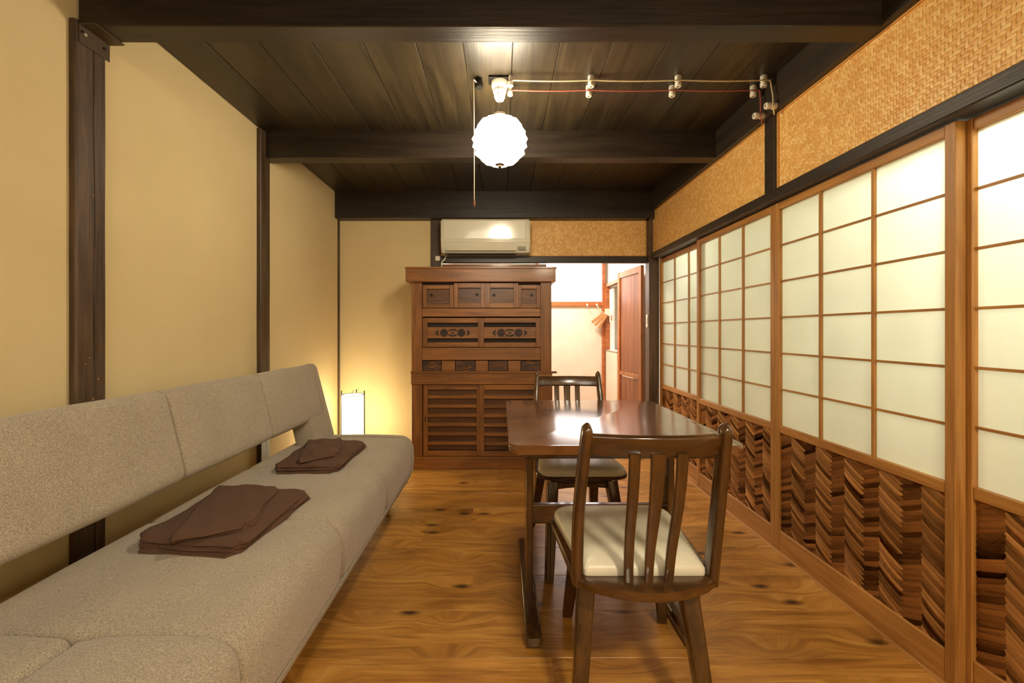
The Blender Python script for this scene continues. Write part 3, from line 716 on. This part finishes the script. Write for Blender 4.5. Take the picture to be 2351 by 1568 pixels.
# ------------------------------------------------------------------ folded towels
def cloth_slab(bm, cor, z0, th, seed, nu=26, nv=26, wrap=.018):
    A, Bc, Cc, Dc = [Vector(c) for c in cor]; top = []; bot = []
    for i in range(nu+1):
        rt = []; rb = []
        for j in range(nv+1):
            u = i/nu; v = j/nv
            # rounded outline
            p = A*(1-u)*(1-v)+Bc*u*(1-v)+Cc*u*v+Dc*(1-u)*v
            ctr = (A+Bc+Cc+Dc)/4
            cu = max(0, abs(u-.5)*2-.86)/.14; cv = max(0, abs(v-.5)*2-.86)/.14
            p = p+(ctr-p)*.10*cu*cv
            nn = noise.noise(Vector((p.x*9, p.y*9, seed)))
            p = p+Vector((noise.noise(Vector((u*3, v*3, seed+5))), noise.noise(Vector((u*3, v*3, seed+9)))))*.011
            e = min(u, 1-u, v, 1-v)*2; er = min(1, e/.10); rise = math.sqrt(max(0, 1-(1-er)**2))
            zt = z0+th*(.35+.65*rise)+nn*.008+.0022*math.sin(p.x*60+p.y*35+seed)*rise+noise.noise(Vector((p.x*30, p.y*12, seed)))*.0015
            rt.append(bm.verts.new((p.x, p.y, zt))); rb.append(bm.verts.new((p.x, p.y, z0+th*.10*(1-rise))))
        top.append(rt); bot.append(rb)
    for i in range(nu):
        for j in range(nv):
            bm.faces.new((top[i][j], top[i+1][j], top[i+1][j+1], top[i][j+1])); bm.faces.new((bot[i][j], bot[i][j+1], bot[i+1][j+1], bot[i+1][j]))
    for i in range(nu):
        bm.faces.new((top[i][0], bot[i][0], bot[i+1][0], top[i+1][0])); bm.faces.new((top[i][nv], top[i+1][nv], bot[i+1][nv], bot[i][nv]))
        bm.faces.new((top[0][i], top[0][i+1], bot[0][i+1], bot[0][i])); bm.faces.new((top[nu][i], bot[nu][i], bot[nu][i+1], top[nu][i+1]))
def towel(label, base, flap, z, seed):
    c = sum((Vector(p) for p in base), Vector((0, 0)))/4
    t = thing('folded_towel', label, 'towel', (c.x, c.y, z), group='brown folded towels on the sofa')
    L = lambda ps, k=0: [(p[0]-c.x+k*.007*((i % 2)*2-1), p[1]-c.y+k*.009*(1 if i < 2 else -.5)) for i, p in enumerate(ps)]
    for k in range(3):
        bm = bmesh.new(); cloth_slab(bm, L(base, k), .0115*k, .0135, seed+k); link('folded_layer', bm, TOWEL, t, True)
    for k in range(2):
        bm = bmesh.new(); cloth_slab(bm, L(flap, -k), .035+.009*k, .011, seed+7+k); link('top_fold', bm, TOWEL, t, True)
towel('larger-looking brown folded towel on the sofa nearer the camera', [(-1.16, 1.38), (-.815, 1.335), (-.785, 1.85), (-1.20, 1.88)], [(-1.03, 1.35), (-.83, 1.46), (-.93, 1.83), (-1.18, 1.84)], .4135, 3)
towel('brown folded towel on the sofa, the farther one near the lantern', [(-1.11, 2.13), (-.81, 2.14), (-.80, 2.66), (-1.17, 2.70)], [(-1.01, 2.16), (-.85, 2.30), (-.96, 2.64), (-1.14, 2.61)], .4135, 23)

# ------------------------------------------------------------------ dining table
tb = thing('dining_table', 'dark stained wooden dining table with glossy rounded top between the two chairs', 'table', (.415, 1.91, 0))
bm = bmesh.new(); hw, hd = .390, .47
prism(bm, roundpoly([(-hw, -hd), (hw, -hd), (hw, hd), (-hw, hd)], [.034]*4, 8), .702, .732, .012, 4); link('table_top', bm, TABLE, tb, True)
for y in (-.40, .40):
    bm = bmesh.new(); sweep(bm, [(-.335, y, .687), (-.32, y, .688), (.32, y, .688), (.335, y, .687)], rsec(.03, .036, .012), (0, 1, 0)); link('under_rail', bm, CHAIRX, tb, True)
for x, wx in ((-.302, .026), (.257, .028)):
    B('upright', CHAIR, tb, x-wx/2, x+wx/2, -.17, -.01, .045, .705, bev=.006, seg=3)
    B('side_rail', CHAIRX, tb, x-.018, x+.018, -.42, .42, .675, .7045, bev=.004, seg=2)
    bm = bmesh.new(); pts = [(x, -.385, .012), (x, -.378, .022), (x, -.33, .028), (x, 0, .034), (x, .33, .028), (x, .355, .022), (x, .365, .012)]
    sweep(bm, pts, rsec(.058, .045, .010), (1, 0, 0), [(.8, .45), (.95, .8), (1, 1), (1, 1.15), (1, 1), (.95, .8), (.8, .45)]); 
    for v in bm.verts: v.co.z = max(v.co.z, .0)
    link('foot_runner', bm, CHAIR, tb, True)
B('stretcher', CHAIRX, tb, -.30, .25, -.105, -.075, .315, .395, bev=.005, seg=2)
bm = bmesh.new(); lathe(bm, [(.004, 0), (.007, -.004), (.004, -.007)], k=10, axis='Y'); link('bolt', bm, METAL, tb, loc=(-.27, -.105, .33))

# ------------------------------------------------------------------ chairs
def chair(label, loc, rz, base_rot, mk=1):
    t = thing('dining_chair', label, 'chair', loc, rz, 'dark wooden dining chairs at the table')
    outline = [(-.198, -.19), (-.185, -.215)]
    for k in range(1, 12):
        u = -1+k/6; outline.append((.185*u, -.215-.062*(1-u*u)))
    outline += [(.185, -.215), (.198, -.19)]
    outline += roundpoly([(.198, -.19), (.222, .215), (-.222, .215), (-.198, -.19)], [0, .07, .07, 0], 6)[1:-1]
    bm = bmesh.new(); prism(bm, outline, .412, .436, .008, 3); link('seat_frame', bm, CHAIRX, t, True)
    # domed pad
    out = roundpoly([(-.166, -.195), (.166, -.195), (.212, .225), (-.212, .225)], [.012, .012, .085, .085], 8)
    bm = bmesh.new(); levels = [(1, .432), (1.012, .442), (1.008, .454), (.97, .464), (.90, .471), (.72, .477), (.4, .480)]
    rg = [[bm.verts.new((x*s, y*s+.015*(1-s), z-(.004 if False else 0))) for x, y in out] for s, z in levels]; n_ = len(out)
    for a, b in zip(rg, rg[1:]):
        for i in range(n_): bm.faces.new((a[i], a[(i+1) % n_], b[(i+1) % n_], b[i]))
    bm.faces.new(rg[0][::-1]); bm.faces.new(rg[-1]); link('seat_cushion', bm, LEATHER, t, True)
    for s in (-1, 1):
        bm = bmesh.new()
        pth = catmull([(s*.184, -.185, .415), (s*.186, -.198, .50), (s*.186, -.220, .62), (s*.182, -.250, .74), (s*.178, -.272, .815), (s*.176, -.285, .858), (s*.176, -.288, .868), (s*.176, -.29, .873)], 4)
        N = len(pth); sc = []
        for i in range(N):
            f = i/(N-1); k = 1.12-.25*f
            if pth[i].z > .852: k *= max(.25, 1-((pth[i].z-.852)/.021)**2*.75)
            sc.append((k, k*(1.0 if f > .5 else 1.0)))
        sweep(bm, pth, rsec(.028, .044, .011), (1, 0, 0), sc); link('back_post', bm, CHAIR, t, True)
    yz = lambda z: -.255-(z-.76)*.32
    bm = bmesh.new(); pth = [(x, yz(.812)-.030*(1-(x/.176)**2)+.003, .817) for x in [-.172+.344*i/14 for i in range(15)]]
    sweep(bm, pth, rsec(.058, .020, .007), (0, -.3, 1)); link('top_rail', bm, CHAIRX, t, True)
    for k in (-1, 0, 1):
        bm = bmesh.new(); xt = k*.060; xb = k*.053
        zs = [.425, .47, .53, .60, .67, .74, .80]; pth = []; sc = []
        for z in zs:
            f = (z-.425)/.375; curve = -.222-.055*f+.030*math.sin(math.pi*f)*(1 if f < 1 else 0)*-.2-.025*f*f
            pth.append((xb+(xt-xb)*f+.002*k*math.sin(math.pi*f), curve+.006*math.sin(math.pi*2*f), z))
            wv = 1.0+.15*f if k else (.95+.75*max(0, f-.15)); sc.append((wv, 1))
        sweep(bm, catmull(pth, 3), rsec(.025, .013, .004), (1, 0, 0), [sc[min(int(i/3), len(sc)-1)] if i % 3 == 0 else tuple((sc[min(i//3, 6)][q]*(1-(i % 3)/3)+sc[min(i//3+1, 6)][q]*(i % 3)/3) for q in (0, 1)) for i in range(19)])
        link('back_slat', bm, CHAIR, t, True)
    # under-frame on a slightly turned base
    br = Matrix.Rotation(base_rot, 3, 'Z'); off = Vector((.012, .03, 0))
    T = lambda p: br @ Vector(p)+off
    for sx in (-1, 1):
        for sy in (-1, 1):
            bm = bmesh.new(); pth = catmull([T((sx*.140, sy*.15, .395)), T((sx*.152, sy*.19, .27)), T((sx*.166, sy*.235, .12)), T((sx*(.178 if sy > 0 else .188), sy*.27, .0))], 4)
            sweep(bm, pth, rsec(.044, .052, .007), tuple(br @ Vector((1, 0, 0))), [1.2-.38*i/12 for i in range(13)])
            for v in bm.verts: v.co.z = max(0, v.co.z)
            link('leg', bm, CHAIR, t, True)
    for s in (-1, 1):
        bm = bmesh.new()
        pth = [T((x, s*.145, .385-.0*abs(x))) for x in (-.14, -.07, 0, .07, .14)]
        sweep(bm, pth, rsec(.026, .040, .005), (0, 1, 0), [(1, 1.3), (1, .9), (1, .75), (1, .9), (1, 1.3)]); link('apron', bm, CHAIRX, t, True)
        bm = bmesh.new()
        pth = [T((s*.135, y, .380)) for y in (-.15, -.07, 0, .07, .15)]
        sweep(bm, pth, rsec(.026, .045, .005), (1, 0, 0), [(1, 1.6), (1, .9), (1, .7), (1, .9), (1, 1.6)]); link('apron', bm, CHAIR, t, True)
    bm = bmesh.new(); box(bm, -.14, .14, -.03, .03, .375, .402, .003)
    for v in bm.verts: v.co = T(v.co)
    link('swivel_support', bm, CHAIRX, t)
    bm = bmesh.new(); lathe(bm, [(.09, .400), (.09, .413)], k=24); link('swivel_plate', bm, BLACK, t)
    return t
chair('dark wooden dining chair with cream seat, nearer the camera, its back to the camera', (.394, 1.402, 0), 0, R(-6))
chair('dark wooden dining chair on the far side of the table, facing the camera', (.382, 2.262, 0), R(180), R(4))
